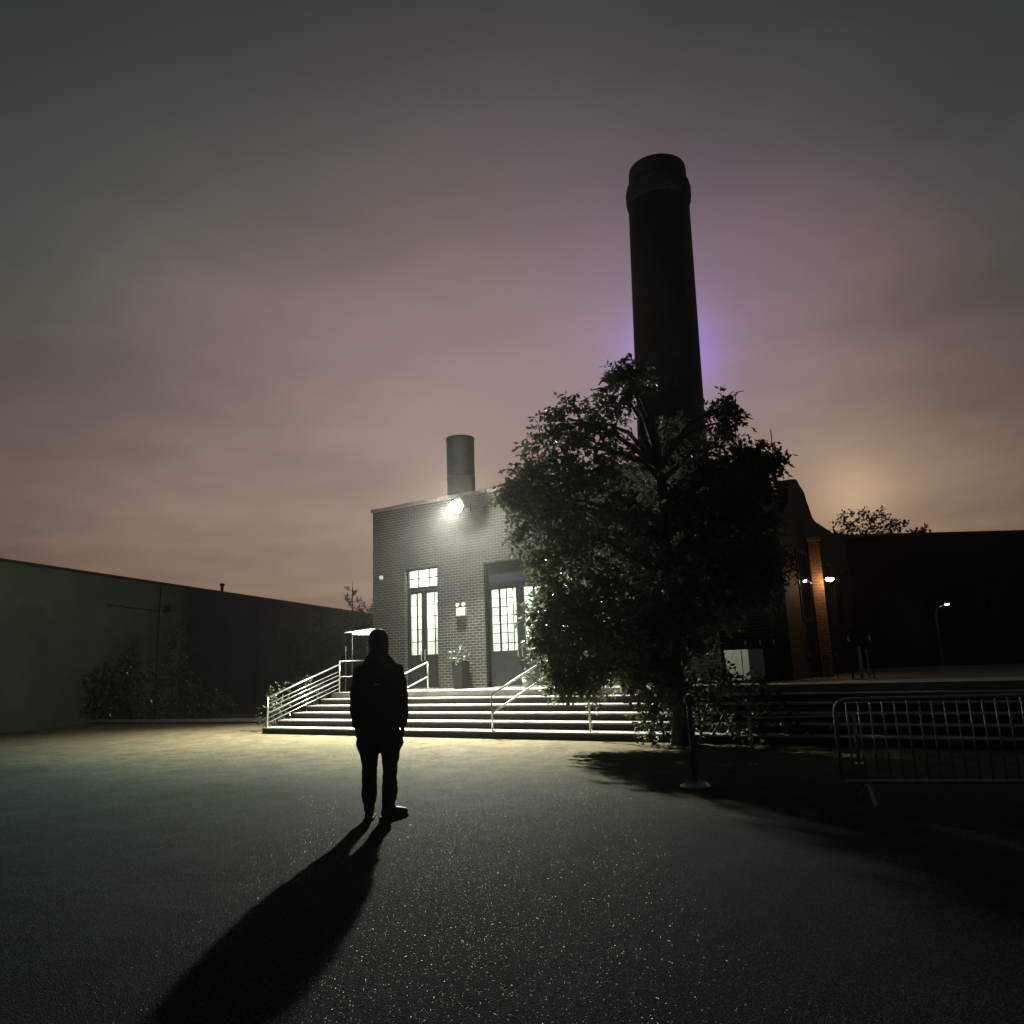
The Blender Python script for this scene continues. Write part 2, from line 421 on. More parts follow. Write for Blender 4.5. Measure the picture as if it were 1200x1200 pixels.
# ------------------------------------------------------------------ the brick hall
S0, S1, D0, D1, ZT = -6.27, 4.0, FD, 9.6, 6.08
hall = thing('brick_hall', 'low dark brick hall with lit doorways and a flood lamp at its parapet', 'building', HL(0, 0, 0), TH)
TW = .35
w = MB()
O1 = (-5.05, -3.87, 4.24); O2 = (-2.28, .36, 4.14)                     # doorways: s from, s to, head height
w.box(S0, O1[0], D0, D0 + TW, TZ, ZT); w.box(O1[1], O2[0], D0, D0 + TW, TZ, ZT); w.box(O2[1], S1, D0, D0 + TW, TZ, ZT)
w.box(O1[0], O1[1], D0, D0 + TW, O1[2], ZT); w.box(O2[0], O2[1], D0, D0 + TW, O2[2], ZT)
w.box(S0, S0 + TW, D0 + TW, D1 - TW, TZ, ZT); w.box(S1 - TW, S1, D0 + TW, D1 - TW, TZ, ZT); w.box(S0, S1, D1 - TW, D1, TZ, ZT)
w.build('wall', M['brick'], hall)
ci = MB()
k = S0 - .05
while k < S1 + .05:                                                    # coping stones, each a little off line
    L = .42; j = rng.uniform(-.012, .012)
    ci.box(k, min(k + L - .006, S1 + .06), D0 - .05 + j, D0 + TW + .05, ZT + .002, ZT + .10 + rng.uniform(-.012, .012)); k += L
ci.build('coping', M['coping'], hall, bevel=.01)
roof = MB().box(S0 + TW, S1 - TW, D0 + TW, D1 - TW, 5.45, 5.6).build('roof', M['roofing'], hall)
fl = MB().loft([(-4.4, 6.0, 5.6), (-4.4, 6.0, 8.42), (-4.4, 6.0, 8.44), (-4.4, 6.0, 8.52)], [.44, .44, .455, .455], 28)
fl.loft([(-4.4, 6.0, 7.2), (-4.4, 6.0, 7.26)], [.45, .45], 28)
fl.build('flue', M['flue_metal'], roof)
MB().box(S0 + TW, S1 - TW, D0 + TW, D1 - TW, TZ + .002, TZ + .012).build('floor', M['plank'], hall)
pl = MB()                                                              # plaster lining of the room
pl.box(S0 + TW + .01, S1 - TW - .01, 8.2, 8.25, TZ + .012, 5.44); pl.box(S0 + TW + .005, S0 + TW + .03, D0 + TW, 8.2, TZ + .012, 5.44)
pl.box(S1 - TW - .03, S1 - TW - .005, D0 + TW, 8.2, TZ + .012, 5.44)
pl.build('lining', M['plaster'], hall)

def entrance(s0, s1, head, door_z, kind):
    """metal frame with double glazed doors; everything in hall axes"""
    d0, d1 = FD + .12, FD + .20
    fr = MB(); fw = .055
    fr.box(s0, s0 + fw, d0, d1, TZ, head); fr.box(s1 - fw, s1, d0, d1, TZ, head)
    fr.box(s0 + fw, s1 - fw, d0, d1, head - fw, head); fr.box(s0 + fw, s1 - fw, d0, d1, door_z, door_z + .10)
    f = fr.build('door_frame', M['black_metal'], hall)
    mid = (s0 + s1) / 2 if kind == 1 else -1.26
    glz = MB()
    def pane(a, b, z0, z1, y): 
        o = len(glz.v); glz.v += [(a, y, z0), (b, y, z0), (b, y, z1), (a, y, z1)]; glz.face([o, o + 1, o + 2, o + 3])
    if kind == 1:                                                      # transom light of two rows over the doors
        br = MB(); z0, z1 = door_z + .10, head - fw; zm = z0 + (z1 - z0) * .52
        xs = [s0 + fw, s0 + .40, s0 + .80, s1 - fw]
        br.box(xs[0], xs[-1], d0 + .02, d1 - .02, zm - .012, zm + .012)
        for x in xs[1:-1]:
            br.box(x - .012, x + .012, d0 + .02, d1 - .02, z0, zm - .012); br.box(x - .012, x + .012, d0 + .02, d1 - .02, zm + .012, z1)
        br.build('glazing_bar', M['black_metal'], f)
        for i in range(3):
            for a, b in ((z0, zm), (zm, z1)): pane(xs[i] + .012, xs[i + 1] - .012, a + .012, b - .012, d0 + .04)
        MB().box(s0 + .80 + .02, s1 - fw - .01, d0 - .012, d0 + .02 - .005, zm + .22, z1).build('vent_panel', M['blue_metal'], f)
    else:                                                              # solid painted panel over the doors
        MB().box(s0 + fw, s1 - fw, d0 + .01, d1 - .02, door_z + .10, head - fw).build('transom_panel', M['blue_metal'], f)
    glz_t = glz if glz.v else None
    if glz_t: glz_t.build('pane', M['glass'], f)
    leaves = [(s0 + fw, mid - .004), (mid + .004, s1 - fw)]
    for li, (a, b) in enumerate(leaves):
        lf = MB(); zb, zt = TZ + .03, door_z - .006
        kick = 1.79; stile = .05 if kind == 1 else .07; wst = .085 if kind == 1 else .10
        l_, r_ = (stile, wst) if li == 0 else (wst, stile)
        if kind == 2 and li == 1: l_, r_ = .13, .10
        lf.box(a, b, d0 + .01, d1 - .01, zb, kick); lf.box(a, a + l_, d0 + .01, d1 - .01, kick, zt); lf.box(b - r_, b, d0 + .01, d1 - .01, kick, zt)
        lf.box(a + l_, b - r_, d0 + .01, d1 - .01, zt - .08, zt)
        ga, gb, gz0, gz1 = a + l_, b - r_, kick, zt - .08
        rows = 5 if kind == 1 else 7
        hs = [gz0 + (gz1 - gz0) * q for q in ([0, .21, .41, .62, .80, 1] if kind == 1 else [0, .125, .29, .43, .57, .71, .85, 1])]
        if kind == 1: vs = [ga, ga + (gb - ga) * .58, gb] if li == 0 else [ga, ga + (gb - ga) * .72, gb]
        else: vs = [ga, ga + .26, ga + .48, ga + .68, gb] if li == 0 else [ga, ga + .3, ga + .6, ga + .9, gb]
        for q, x in enumerate(vs[1:-1]):
            hw = .028 if (kind == 2 and q == 0) else (.022 if kind == 1 and li == 0 else .010)
            lf.box(x - hw, x + hw, d0 + .025, d1 - .025, gz0, gz1)
        for z in hs[1:-1]:
            for i in range(len(vs) - 1): lf.box(vs[i] + .0285, vs[i + 1] - .0285, d0 + .027, d1 - .027, z - .010, z + .010)
        leaf_o = lf.build('door_leaf', M['black_metal'], hall)
        glz = MB()
        for i in range(len(vs) - 1):
            for j in range(len(hs) - 1): pane(vs[i], vs[i + 1] - .002, hs[j], hs[j + 1] - .002, d0 + .04)
        glz.build('pane', M['glass'], leaf_o)
        hx = b - .06 if li == 0 else a + .06
        MB().loft([(hx, d0 + .005, 1.62), (hx, d0 - .05, 1.64), (hx, d0 - .05, 1.90), (hx, d0 + .005, 1.92)], .012, 8).build('handle', M['galv'], leaf_o)
entrance(O1[0], O1[1], O1[2], 3.60, 1)
entrance(O2[0], O2[1], O2[2], 3.50, 2)

# inside the lit room
for i, (s, d) in enumerate(((-4.6, 6.6), (-1.0, 6.6), (2.2, 6.6))):
    lt = thing('ceiling_light', ['ceiling tube lamp inside the hall behind the narrow doorway', 'ceiling tube lamp inside the hall behind the wide doorway', 'ceiling tube lamp inside the hall at the tree end'][i], 'lamp', HL(s, d, 5.0), TH, 'tube lamps in the hall')
    MB().box(-.75, .75, -.10, .10, .06, .14).build('housing', M['white'], lt)
    MB().box(-.72, .72, -.08, .08, .0, .058).build('diffuser', M['tube'], lt)
    for x in (-.5, .5): MB().loft([(x, 0, .14), (x, 0, .44)], .008, 6).build('rod', M['black_metal'], lt)
pd = thing('pendant_lamp', 'bright round pendant lamp glaring through the right leaf of the narrow doorway', 'lamp', HL(-4.52, 5.1, 3.43), TH)
MB().ball((0, 0, 0), .10, 16, 10).build('bulb', M['bulb'], pd)
MB().loft([(0, 0, .08), (0, 0, .18)], [.05, .03], 12).loft([(0, 0, .18), (0, 0, 2.0)], .008, 6).build('cord', M['black_metal'], pd)
sh = thing('shelf_unit', 'tall grey shelf unit with boards standing inside the hall behind the wide doorway', 'shelf', HL(-1.35, 7.9, TZ + .012), TH)
fr = MB()
for x in (-1.3, -.45, .4, 1.25): fr.box(x, x + .05, -.2, .2, 0, 2.6)
fr.build('frame', M['grey_board'], sh)
for z in (.5, 1.1, 1.7, 2.3): MB().box(-1.31, 1.31, -.21, .205, z, z + .03).build('shelf', M['grey_board'], sh)
for i, (x, z, a, h) in enumerate(((-1.0, 1.73, .38, .42), (-.2, 1.13, .5, .4), (.75, 1.73, .36, .36), (.6, .53, .5, .45), (-.95, .53, .4, .4))):
    b = MB().box(-a / 2, a / 2, -.15, .15, 0, h).build('carton', M['plank'], None, HL(-1.35 + x, 7.9, TZ + .012 + z), .008, (0, 0, TH))
    tag(b, ['carton high on the left of the shelf unit inside the hall', 'wide carton on the second shelf inside the hall', 'carton high on the right of the shelf unit inside the hall', 'carton low on the right of the shelf unit inside the hall', 'carton low on the left of the shelf unit inside the hall'][i], 'carton', 'cartons on the shelf unit')
bd = thing('notice_board', 'grey boards hung on the back wall behind the wide doorway', 'board', HL(-2.4, 8.12, 3.45), TH)
MB().box(-.5, .5, 0, .05, 0, .8).build('panel', M['grey_board'], bd); MB().box(.62, 1.3, .005, .055, -.25, .55).build('panel', M['grey_board'], bd)

def foliage(mb, c, r, n, size, r_=rng, droop=.4, twig=8, thin=None):
    """twigs of leaves scattered through an ellipsoid"""
    c = Vector(c); r = Vector(r)
    for _ in range(n):
        while True:
            q = Vector((r_.uniform(-1, 1), r_.uniform(-1, 1), r_.uniform(-1, 1)))
            if q.length < 1 and r_.random() < .25 + q.length: break
        p = c + Vector((q.x * r.x, q.y * r.y, q.z * r.z))
        d = Vector((q.x, q.y, q.z * .6 + .15)) + Vector((r_.gauss(0, .5), r_.gauss(0, .5), r_.gauss(0, .4) - droop * .4))
        d = d.normalized() if d.length > 1e-3 else Vector((0, 0, 1))
        L = size * r_.uniform(2.0, 3.6)
        for k in range(twig):
            f = (k + .5) / twig; pp = p + d * (L * f) + Vector((0, 0, -droop * L * .5 * f * f))
            ld = d * .5 + Vector((r_.gauss(0, .8), r_.gauss(0, .8), r_.gauss(-droop, .6)))
            s = size * r_.uniform(.6, 1.25)
            mb.leaf(pp, ld, Vector((r_.gauss(0, .6), r_.gauss(0, .6), 1)), s, s * r_.uniform(.24, .36))
        if thin is not None: thin.loft([p, p + d * (L * .5), p + d * L + Vector((0, 0, -droop * L * .5))], [.006, .004, .002], 4)

pp = thing('potted_plant', 'leafy potted plant standing inside the narrow doorway', 'plant', HL(-4.35, 4.75, TZ + .012), TH)
MB().loft([(0, 0, 0), (0, 0, .38), (0, 0, .40), (0, 0, .36)], [.13, .18, .19, .15], 16).build('pot', M['pot'], pp)
fo = MB(); stm = MB()
for k in range(9):
    a = k * 2.4; q = Vector((.22 * math.cos(a), .12 * math.sin(a), 1.25 + .28 * rng.random()))
    stm.loft([(0, 0, .36), q * .55 + Vector((0, 0, .1)), q], [.010, .007, .003], 5)
    foliage(fo, q + Vector((0, 0, -.15)), (.14, .1, .24), 7, .07, twig=6)
stm.build('stem', M['bark'], pp); fo.build('leaf', M['leaf_bed'], pp)

# floodlight at the parapet
LS, LD, LZ = -2.72, 3.40, 5.69
fl = thing('floodlight', 'glaring white floodlight on a bracket at the top of the hall wall', 'lamp', HL(LS, LD, LZ), TH)
MB().loft([(0, .04, .0), (0, .10, .0), (0, .2, .0), (0, .28, .0)], [.205, .21, .15, .05], 20).build('housing', M['black_metal'], fl)
MB().loft([(0, .28, 0), (0, .5, .06), (0, FD - LD, .06)], .025, 8).box(-.08, .08, FD - LD - .03, FD - LD - .002, -.06, .18).build('bracket', M['black_metal'], fl)
MB().ball((0, .0, 0), .15, 28, 18, (1, .9, 1)).build('lens', M['flood'], fl)
ld_ = bpy.data.lights.new('floodlight_lamp', 'SPOT'); ld_.spot_size = R(101); ld_.spot_blend = 1.0; ld_.energy = LAMP_POWER; ld_.color = (1.0, .965, .80); ld_.shadow_soft_size = .11
lo = bpy.data.objects.new('floodlight_lamp', ld_); C.objects.link(lo); lo.parent = fl; lo.location = (0, -.20, -.03); lo.rotation_euler = (R(-29), 0, R(6)); lo.scale = (1.6, 1, 1)

# emergency light, small dome, planters
em = thing('emergency_light', 'white twin-headed emergency light box on the brick between the doorways', 'lamp', HL(-3.02, FD, 2.77), TH)
MB().box(-.15, .15, -.10, -.002, 0, .23).build('case', M['white'], em, bevel=.015)
for x in (-.10, .10):
    h = MB().loft([(x, -.05, .23), (x, -.05, .27)], .015, 8).loft([(x, .0, .31), (x, -.09, .30), (x, -.10, .30)], [.03, .055, .055], 14).build('lamp_head', M['white'], em)
    MB().loft([(x, -.101, .30), (x, -.11, .30)], [.048, .04], 14).build('lens', M['lens_clear'], h)
sc_ = thing('dome_camera', 'small white dome fixture high at the far left corner of the brick wall', 'camera', HL(-5.93, FD, 4.08), TH)
MB().loft([(0, -.002, 0), (0, -.04, 0)], [.075, .075], 16).build('base', M['white'], sc_)
MB().ball((0, -.05, 0), .06, 14, 8).build('dome', M['white'], sc_)
pn = thing('tall_planter', 'tall dark planter with a pale-tipped plant against the brick between the doorways', 'planter', HL(-2.85, 3.62, TZ), TH)
MB().loft([(0, 0, 0), (0, 0, .68), (0, 0, .72), (0, 0, .64)], [(.19, .19), (.25, .25), (.27, .27), (.22, .22)], 4, side=(1, 1, 0), smooth=False).build('pot', M['pot'], pn, bevel=.01)
fo = MB(); foliage(fo, (0, 0, .86), (.20, .18, .18), 30, .07, twig=7); fo.build('leaf', M['needle'], pn)
fo = MB(); foliage(fo, (.02, -.05, 1.06), (.07, .06, .04), 3, .05, twig=5); fo.build('flower', M['pale_petal'], pn)
pt = thing('small_pot', 'small grey tapered flowerpot on the terrace in front of the wide doorway', 'planter', HL(-.70, 3.45, TZ), TH)
MB().loft([(0, 0, 0), (0, 0, .23), (0, 0, .26), (0, 0, .22)], [.09, .14, .15, .12], 18).build('pot', M['pot_grey'], pt)
fo = MB(); foliage(fo, (0, 0, .30), (.10, .09, .07), 14, .06, twig=6); fo.build('leaf', M['leaf_bed'], pt)

# ------------------------------------------------------------------ handrails
def rail_posts(mb, s, d, z, top, r=.02):
    mb.loft([(s, d, z), (s, d, top)], r, 10); mb.loft([(s, d, z), (s, d, z + .012)], .05, 12)
hr = thing('guard_rail', 'pale steel guard rail with six bars up the left end of the steps', 'railing', HO, TH)
s = -6.08
p_ = MB(); rail_posts(p_, s, .04, RISE, .86); p_.build('post', M['galv'], hr)
p_ = MB(); rail_posts(p_, s, 2.46, TZ, 1.69, .018); p_.build('post', M['galv'], hr)
p_ = MB(); rail_posts(p_, s, 3.75, TZ, 1.69, .018); p_.build('post', M['galv'], hr)
for z0, z1, r in ((.85, 1.60, .022), (.70, 1.42, .009), (.60, 1.32, .009), (.48, 1.20, .020), (.36, 1.08, .009), (.25, .97, .012)):
    MB().loft([(s, .04, z0), (s, 2.46, z1)], r, 8).build('bar', M['galv'], hr)
for z, r in ((1.69, .020), (1.27, .010)):
    MB().loft([(s, 2.46, z), (s, 3.75, z)], r, 8).build('bar', M['galv'], hr)
def stair_rail(s, label, d0=.10, d1=2.55):
    h = thing('handrail', label, 'railing', HO, TH, 'handrails on the entrance steps')
    for d, z, tp in ((d0, RISE, .84), (d1, TZ, 1.56)):
        q = MB(); rail_posts(q, s, d, z, tp, .018); q.build('post', M['galv'], h)
    for a, b, r in ((.84, 1.56, .021), (.48, 1.20, .019)):
        MB().loft([(s, d0, a), (s, d1, b)], r, 10).build('bar', M['galv'], h)
    return h
stair_rail(-3.1, 'two-bar steel handrail half hidden behind the standing person')
stair_rail(.48, 'two-bar steel handrail rising to the wide doorway beside the foliage')
vp = thing('vine_post', 'thin upright pole wrapped in leafy vine on the bottom step under the tree', 'post', HL(2.66, .10, RISE), TH)
MB().loft([(0, 0, 0), (0, 0, 1.32)], .018, 8).build('pole', M['galv'], vp)
fo = MB()
for k in range(60):
    z = rng.uniform(.05, 1.35); a = z * 9 + rng.gauss(0, .5); q = Vector((.035 * math.cos(a), .035 * math.sin(a), z))
    fo.leaf(q, Vector((math.cos(a), math.sin(a), rng.gauss(-.3, .5))), Vector((0, 0, 1)), .06, .02)
for k in range(12): foliage(fo, (.04 + .02 * k, 0, .35 + .03 * k), (.03, .03, .03), 1, .04, twig=4)
fo.build('vine', M['leaf'], vp)

# ------------------------------------------------------------------ big brick stack
SK = Vector((5.72, 25.0, TZ))
sk = thing('smokestack', 'tall round dark brick smokestack with a bulging collar near its top', 'chimney', SK - Vector((.42, 0, 0)))
sk.rotation_euler = (0, R(1.35), R(0))
MB().loft([(0, 0, 0), (0, 0, .6), (0, 0, 5), (0, 0, 10), (0, 0, 16.55)], [1.24, 1.20, 1.16, 1.12, 1.075], 64, uvm=True).build('shaft', M['brick_dark'], sk)
MB().loft([(0, 0, 16.55), (0, 0, 16.62), (0, 0, 16.8), (0, 0, 17.1), (0, 0, 17.3), (0, 0, 17.38)], [1.08, 1.13, 1.155, 1.155, 1.11, 1.035], 64, uvm=True).build('collar', M['brick_dark'], sk)
MB().loft([(0, 0, 17.38), (0, 0, 17.85), (0, 0, 17.98), (0, 0, 18.0), (0, 0, 17.5)], [1.035, 1.02, 1.0, .92, .80], 64, uvm=True, cap=False).build('rim', M['brick_dark'], sk)

# ------------------------------------------------------------------ gabled building, right-hand buildings
gb = thing('gabled_building', 'dark brick building with a shaped gable behind the tree', 'building', HL(0, 0, 0), TH)
GS = 5.3
prof = [(4.9, TZ), (14.2, TZ), (14.2, 5.06), (9.45, 5.05), (9.1, 5.12), (8.85, 5.30), (8.72, 5.42), (8.55, 5.50), (8.4, 5.68), (8.22, 5.74), (7.9, 5.80), (7.6, 5.90), (7.45, 5.90), (6.9, 5.80), (6.6, 5.66), (6.35, 5.40), (6.2, 5.05), (5.5, 4.7), (4.9, 4.65)]
MB().prism(prof, GS - .3, GS, 'x').build('gable_wall', M['unlit_brick'], gb)
w = MB(); w.box(4.06, GS - .302, 4.9, 5.2, TZ, 4.6); w.box(4.06, 4.36, 5.2, 13.9, TZ, 4.6); w.box(4.06, GS - .302, 13.9, 14.2, TZ, 4.6)
w.build('wall', M['brick_dark'], gb)
MB().prism([(4.85, 4.5), (7.4, 5.62), (14.1, 4.8), (14.1, 4.7), (7.4, 5.5), (4.85, 4.40)], 4.06, GS - .302, 'x').build('roof', M['slate'], gb)
MB().loft([(GS - .15, 5.9, 4.85), (GS - .15, 5.9, 6.9)], [.022, .012], 8).build('mast', M['black_metal'], gb)
for d in (6.4, 10.2, 12.2):
    fm = MB(); fm.box(GS - .02, GS + .03, d, d + .9, 2.2, 2.26); fm.box(GS - .02, GS + .03, d, d + .9, 3.9, 3.96)
    for k in range(4): fm.box(GS + .003, GS + .028, d + .285 * k, d + .285 * k + .04, 2.262, 3.898)
    f = fm.build('window', M['black_metal'], gb)
    MB().box(GS + .001, GS + .004, d, d + .9, 2.262, 3.898).build('pane', M['black_metal'], f)
rb = thing('flat_roofed_building', 'long dark flat-roofed building behind the barrier at the right', 'building', (11.2, 27, 0), R(4))
w = MB(); w.box(0, 30, 0, .4, 0, 5.42); w.box(0, .4, .4, 9.6, 0, 5.42); w.box(29.6, 30, .4, 9.6, 0, 5.42); w.box(0, 30, 9.6, 10, 0, 5.42)
w.build('wall', M['unlit_brick'], rb); MB().box(.41, 29.59, .41, 9.59, 5.0, 5.15).build('roof', M['roofing'], rb)
MB().box(-.06, 30.06, -.06, .46, 5.423, 5.53).build('coping', M['coping'], rb, bevel=.01)
for x in (1.5, 5.0, 8.5, 12.0, 15.5):
    fm = MB(); fm.box(x, x + 1.6, -.05, -.003, 1.0, 1.08); fm.box(x, x + 1.6, -.05, -.003, 3.4, 3.48)
    for q in range(4): fm.box(x + .5 * q, x + .5 * q + .06, -.04, -.004, 1.082, 3.398)
    f = fm.build('window', M['black_metal'], rb); MB().box(x, x + 1.6, -.012, -.005, 1.082, 3.398).build('pane', M['lens_clear'] if False else M['blue_metal'], f)

# brick pier with its two lamps
PR = HL(5.62, 6.95, 0)
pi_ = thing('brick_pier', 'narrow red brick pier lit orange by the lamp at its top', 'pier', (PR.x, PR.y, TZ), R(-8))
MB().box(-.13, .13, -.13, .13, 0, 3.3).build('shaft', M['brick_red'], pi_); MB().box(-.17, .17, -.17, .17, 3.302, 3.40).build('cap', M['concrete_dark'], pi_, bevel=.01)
wl = thing('pier_lamp', 'glowing amber lamp on the right side of the red brick pier', 'lamp', (PR.x + .24, PR.y - .22, TZ + 2.33), R(-8))
MB().loft([(-.2, .1, .03), (-.05, .02, .05), (0, 0, .05)], .014, 8).build('arm', M['black_metal'], wl)
MB().loft([(0, 0, .11), (0, 0, .05), (0, 0, .03)], [.03, .10, .105], 16).build('shade', M['black_metal'], wl)
MB().ball((0, 0, .005), .075, 14, 9, (1.35, 1, .8)).build('lens', M['amber'], wl)
q_ = bpy.data.lights.new('amber_lamp', 'POINT'); q_.energy = 11; q_.color = (1, .56, .25); q_.shadow_soft_size = .04
o_ = bpy.data.objects.new('amber_lamp', q_); C.objects.link(o_); o_.parent = wl; o_.location = (-.09, -.17, -.06)
wl = thing('gooseneck_lamp', 'small white lamp on a curved arm left of the red brick pier', 'lamp', (PR.x - .30, PR.y - .12, TZ + 2.33), R(-8))
MB().loft([(.17, .05, -.10), (.1, .02, -.06), (.0, 0, .04), (-.03, 0, .05)], .012, 8).build('arm', M['galv'], wl)
MB().loft([(-.03, 0, .09), (-.03, 0, .03), (-.03, 0, .01)], [.02, .06, .065], 14).build('shade', M['galv'], wl)
MB().ball((-.03, 0, -.005), .045, 12, 8).build('lens', M['cool'], wl)

# things on the dark right end of the terrace
cb_ = thing('utility_cabinet', 'pale green metal cabinet on the terrace with branch shadows across it', 'cabinet', HL(4.42, 3.75, TZ), TH + R(-32))
MB().prism([(-.34, .10), (-.29, .06), (.31, .06), (.36, .12), (.36, .70), (-.40, .71)], 0, .42, 'y').build('case', M['cabinet'], cb_, bevel=.008)
MB().box(.13, .155, -.012, -.001, .08, .68).build('seam', M['white'], cb_)
MB().box(-.06, -.01, -.02, -.001, .19, .25).build('latch', M['black_metal'], cb_)
for x in (-.22, .22): MB().box(x - .03, x + .03, .05, .35, 0, .10).build('foot', M['black_metal'], cb_)
ps = thing('warm_post', 'short steel bollard lit warm at the edge of the lit terrace strip', 'bollard', (7.20, 16.5, TZ))
MB().loft([(0, 0, 0), (0, 0, .66)], .035, 14).loft([(0, 0, 0), (0, 0, .012)], .09, 16).build('post', M['galv'], ps)
MB().ball((0, 0, .66), .037, 12, 8, (1, 1, .6)).build('cap', M['galv'], ps)
ps = thing('slim_post', 'thin grey post right of the warm lit bollard on the terrace', 'post', (7.58, 17.0, TZ))
MB().loft([(0, 0, 0), (0, 0, .62)], .016, 10).build('post', M['galv'], ps); MB().loft([(0, 0, 0), (0, 0, .012)], .05, 14).build('base', M['galv'], ps)
lab = ['dark fence post with pale band, above the left edge of the green cabinet', 'dark fence post with pale band, just right of the green cabinet', 'dark fence post with pale band, left of the brick pier and away from the cabinet',
       'dark fence post with pale band, left of the warm lit bollard', 'dark fence post with pale band, right of the warm lit bollard']
proto = None
for i, (x, y, z) in enumerate(((5.05, 17.25, 1.70), (5.36, 17.2, 1.60), (5.64, 17.15, 1.60), (7.22, 17.0, 1.70), (7.68, 17.0, 1.70))):
    if proto is None:
        proto = thing('fence_post', lab[i], 'post', (x, y, TZ), 0, 'banded fence posts on the terrace')
        MB().loft([(0, 0, 0), (0, 0, .95)], .018, 10).build('post', M['black_metal'], proto)
        MB().loft([(0, 0, .80), (0, 0, .90)], .0205, 10).build('band', M['tape'], proto)
        MB().loft([(0, 0, 0), (0, 0, .01)], .05, 12).build('base', M['black_metal'], proto); o = proto
    else: o = copy_tree(proto)
    o.location = (x, y, TZ); o['label'] = lab[i]
lab = ['clear round globe on a slim stem nearest the brick pier', 'clear round globe on a slim stem, middle one right of the pier', 'clear round globe on a slim stem, farthest right of the pier']
proto = None
for i, (x, y) in enumerate(((6.52, 17.5), (6.88, 17.5), (7.1, 17.5))):
    if proto is None:
        proto = thing('garden_globe', lab[i], 'lamp', (x, y, TZ), 0, 'unlit globe lamps on stems')
        MB().loft([(0, 0, 0), (0, 0, .40)], .012, 8).build('stem', M['black_metal'], proto)
        MB().ball((0, 0, .47), .065, 16, 10).build('globe', M['smoked_glass'], proto); o = proto
    else: o = copy_tree(proto)
    o.location = (x, y, TZ); o['label'] = lab[i]
rl = thing('red_light', 'small red light glowing on the brick behind the tree trunk', 'lamp', HL(2.13, FD, 1.60), TH)
MB().box(-.05, .05, -.05, -.002, -.05, .05).build('case', M['black_metal'], rl); MB().ball((0, -.06, 0), .035, 12, 8).build('lens', M['red'], rl)
rl = thing('orange_light', 'low salmon coloured light at the foot of the brick behind the tree trunk', 'lamp', HL(2.15, FD, 1.04), TH)
MB().box(-.08, .08, -.06, -.002, -.06, -.0).build('case', M['black_metal'], rl); MB().ball((0, -.07, .005), .065, 12, 8, (1, .6, .75)).build('lens', M['salmon'], rl)
sl = thing('street_lamp', 'far street lamp with a small white head at the right', 'lamp', (14.42, 26.2, 0))
MB().loft([(-.25, 0, 0), (-.25, 0, 2.55), (-.18, 0, 2.78), (0, 0, 2.86)], [.05, .035, .03, .025], 10).build('pole', M['galv'], sl)
hd = MB().loft([(-.05, 0, 2.87), (.25, 0, 2.95)], [(.05, .03), (.07, .035)], 10).build('head', M['black_metal'], sl)
MB().ball((.14, -.03, 2.895), .07, 12, 8, (1.3, 1, .5)).build('lens', M['far_lamp'], hd)

# ------------------------------------------------------------------ left: wall building, bed planting, canopy
AZ = R(78.37)
lb = thing('rendered_building', 'long low building with a pale rendered wall at the left', 'building', (-14.2, 28, 0), AZ)
w = MB(); w.box(-26, 26, 0, .3, 0, 5.0); w.box(-26, -25.7, .3, 11.7, 0, 5.0); w.box(25.7, 26, .3, 11.7, 0, 5.0); w.box(-26, 26, 11.7, 12, 0, 5.0)
w.build('wall', M['render_wall'], lb)
MB().box(-26.1, 26.1, -.08, .42, 5.003, 5.09).build('coping', M['black_metal'], lb, bevel=.01)
rf = MB().box(-25.69, 25.69, .31, 11.69, 4.5, 4.65).build('roof', M['roofing'], lb)
MB().loft([(7.5, .9, 4.65), (7.5, .9, 5.50), (7.5, .9, 5.52), (7.5, .9, 5.62)], [.07, .07, .11, .11], 12).build('vent_pipe', M['black_metal'], rf)
for x in (1.9, 9, 16): MB().loft([(x, -.06, .1), (x, -.06, 4.9)], .05, 10).build('downpipe', M['render_wall'], lb)
wf = thing('wall_floodlight', 'unlit dark floodlight on a bar across the pale rendered wall', 'lamp', Matrix.Rotation(AZ, 4, 'Z') @ Vector((2.2, 0, 0)) + Vector((-14.2, 28, 4.05)), AZ)
MB().loft([(0, -.002, -.05), (0, -.25, -.05)], .025, 8).loft([(-3.2, -.04, -.03), (.2, -.04, -.09)], .018, 6).build('bracket', M['black_metal'], wf)
MB().prism([(-.2, -.12), (.22, -.02), (.22, .04), (-.2, .17)], -.42, -.2, 'y').build('head', M['black_metal'], wf, bevel=.01)

def shrub(label, loc, blobs, size, m, cat='shrub', group=None, twig=7, name='shrub'):
    o = thing(name, label, cat, loc, 0, group)
    fo = MB(); stm = MB()
    for c, r, n in blobs:
        stm.loft([(c[0] * .2, c[1] * .2, 0), (c[0] * .7, c[1] * .7, c[2] * .6), c], [.03, .018, .006], 5)
        foliage(fo, c, r, n, size, twig=twig)
    stm.build('stem', M['bark'], o); fo.build('leaf', m, o)
    return o
shrub('broad glossy-leaved bush catching the light at the far left of the bed', (-13.2, 26.75, .05), [((-.5, 0, 1.0), (.8, .6, .95), 150), ((.35, -.1, .8), (.55, .5, .75), 90), ((0, .2, 1.7), (.5, .4, .45), 60)], .13, M['leaf_gloss'], group='shrubs along the left bed')
shrub('tall dark columnar shrub in front of the pale wall', (-11.9, 27.0, .05), [((0, 0, .9), (.6, .5, .9), 120), ((.05, 0, 2.0), (.4, .4, .8), 90), ((.0, 0, 2.8), (.2, .2, .5), 40)], .11, M['leaf_bed'], group='shrubs along the left bed')
shrub('low dark shrub right of the columnar one in the left bed', (-10.8, 26.2, .05), [((0, 0, .6), (.8, .5, .6), 100), ((.7, .1, .45), (.5, .4, .45), 60)], .10, M['leaf_bed'], group='shrubs along the left bed')
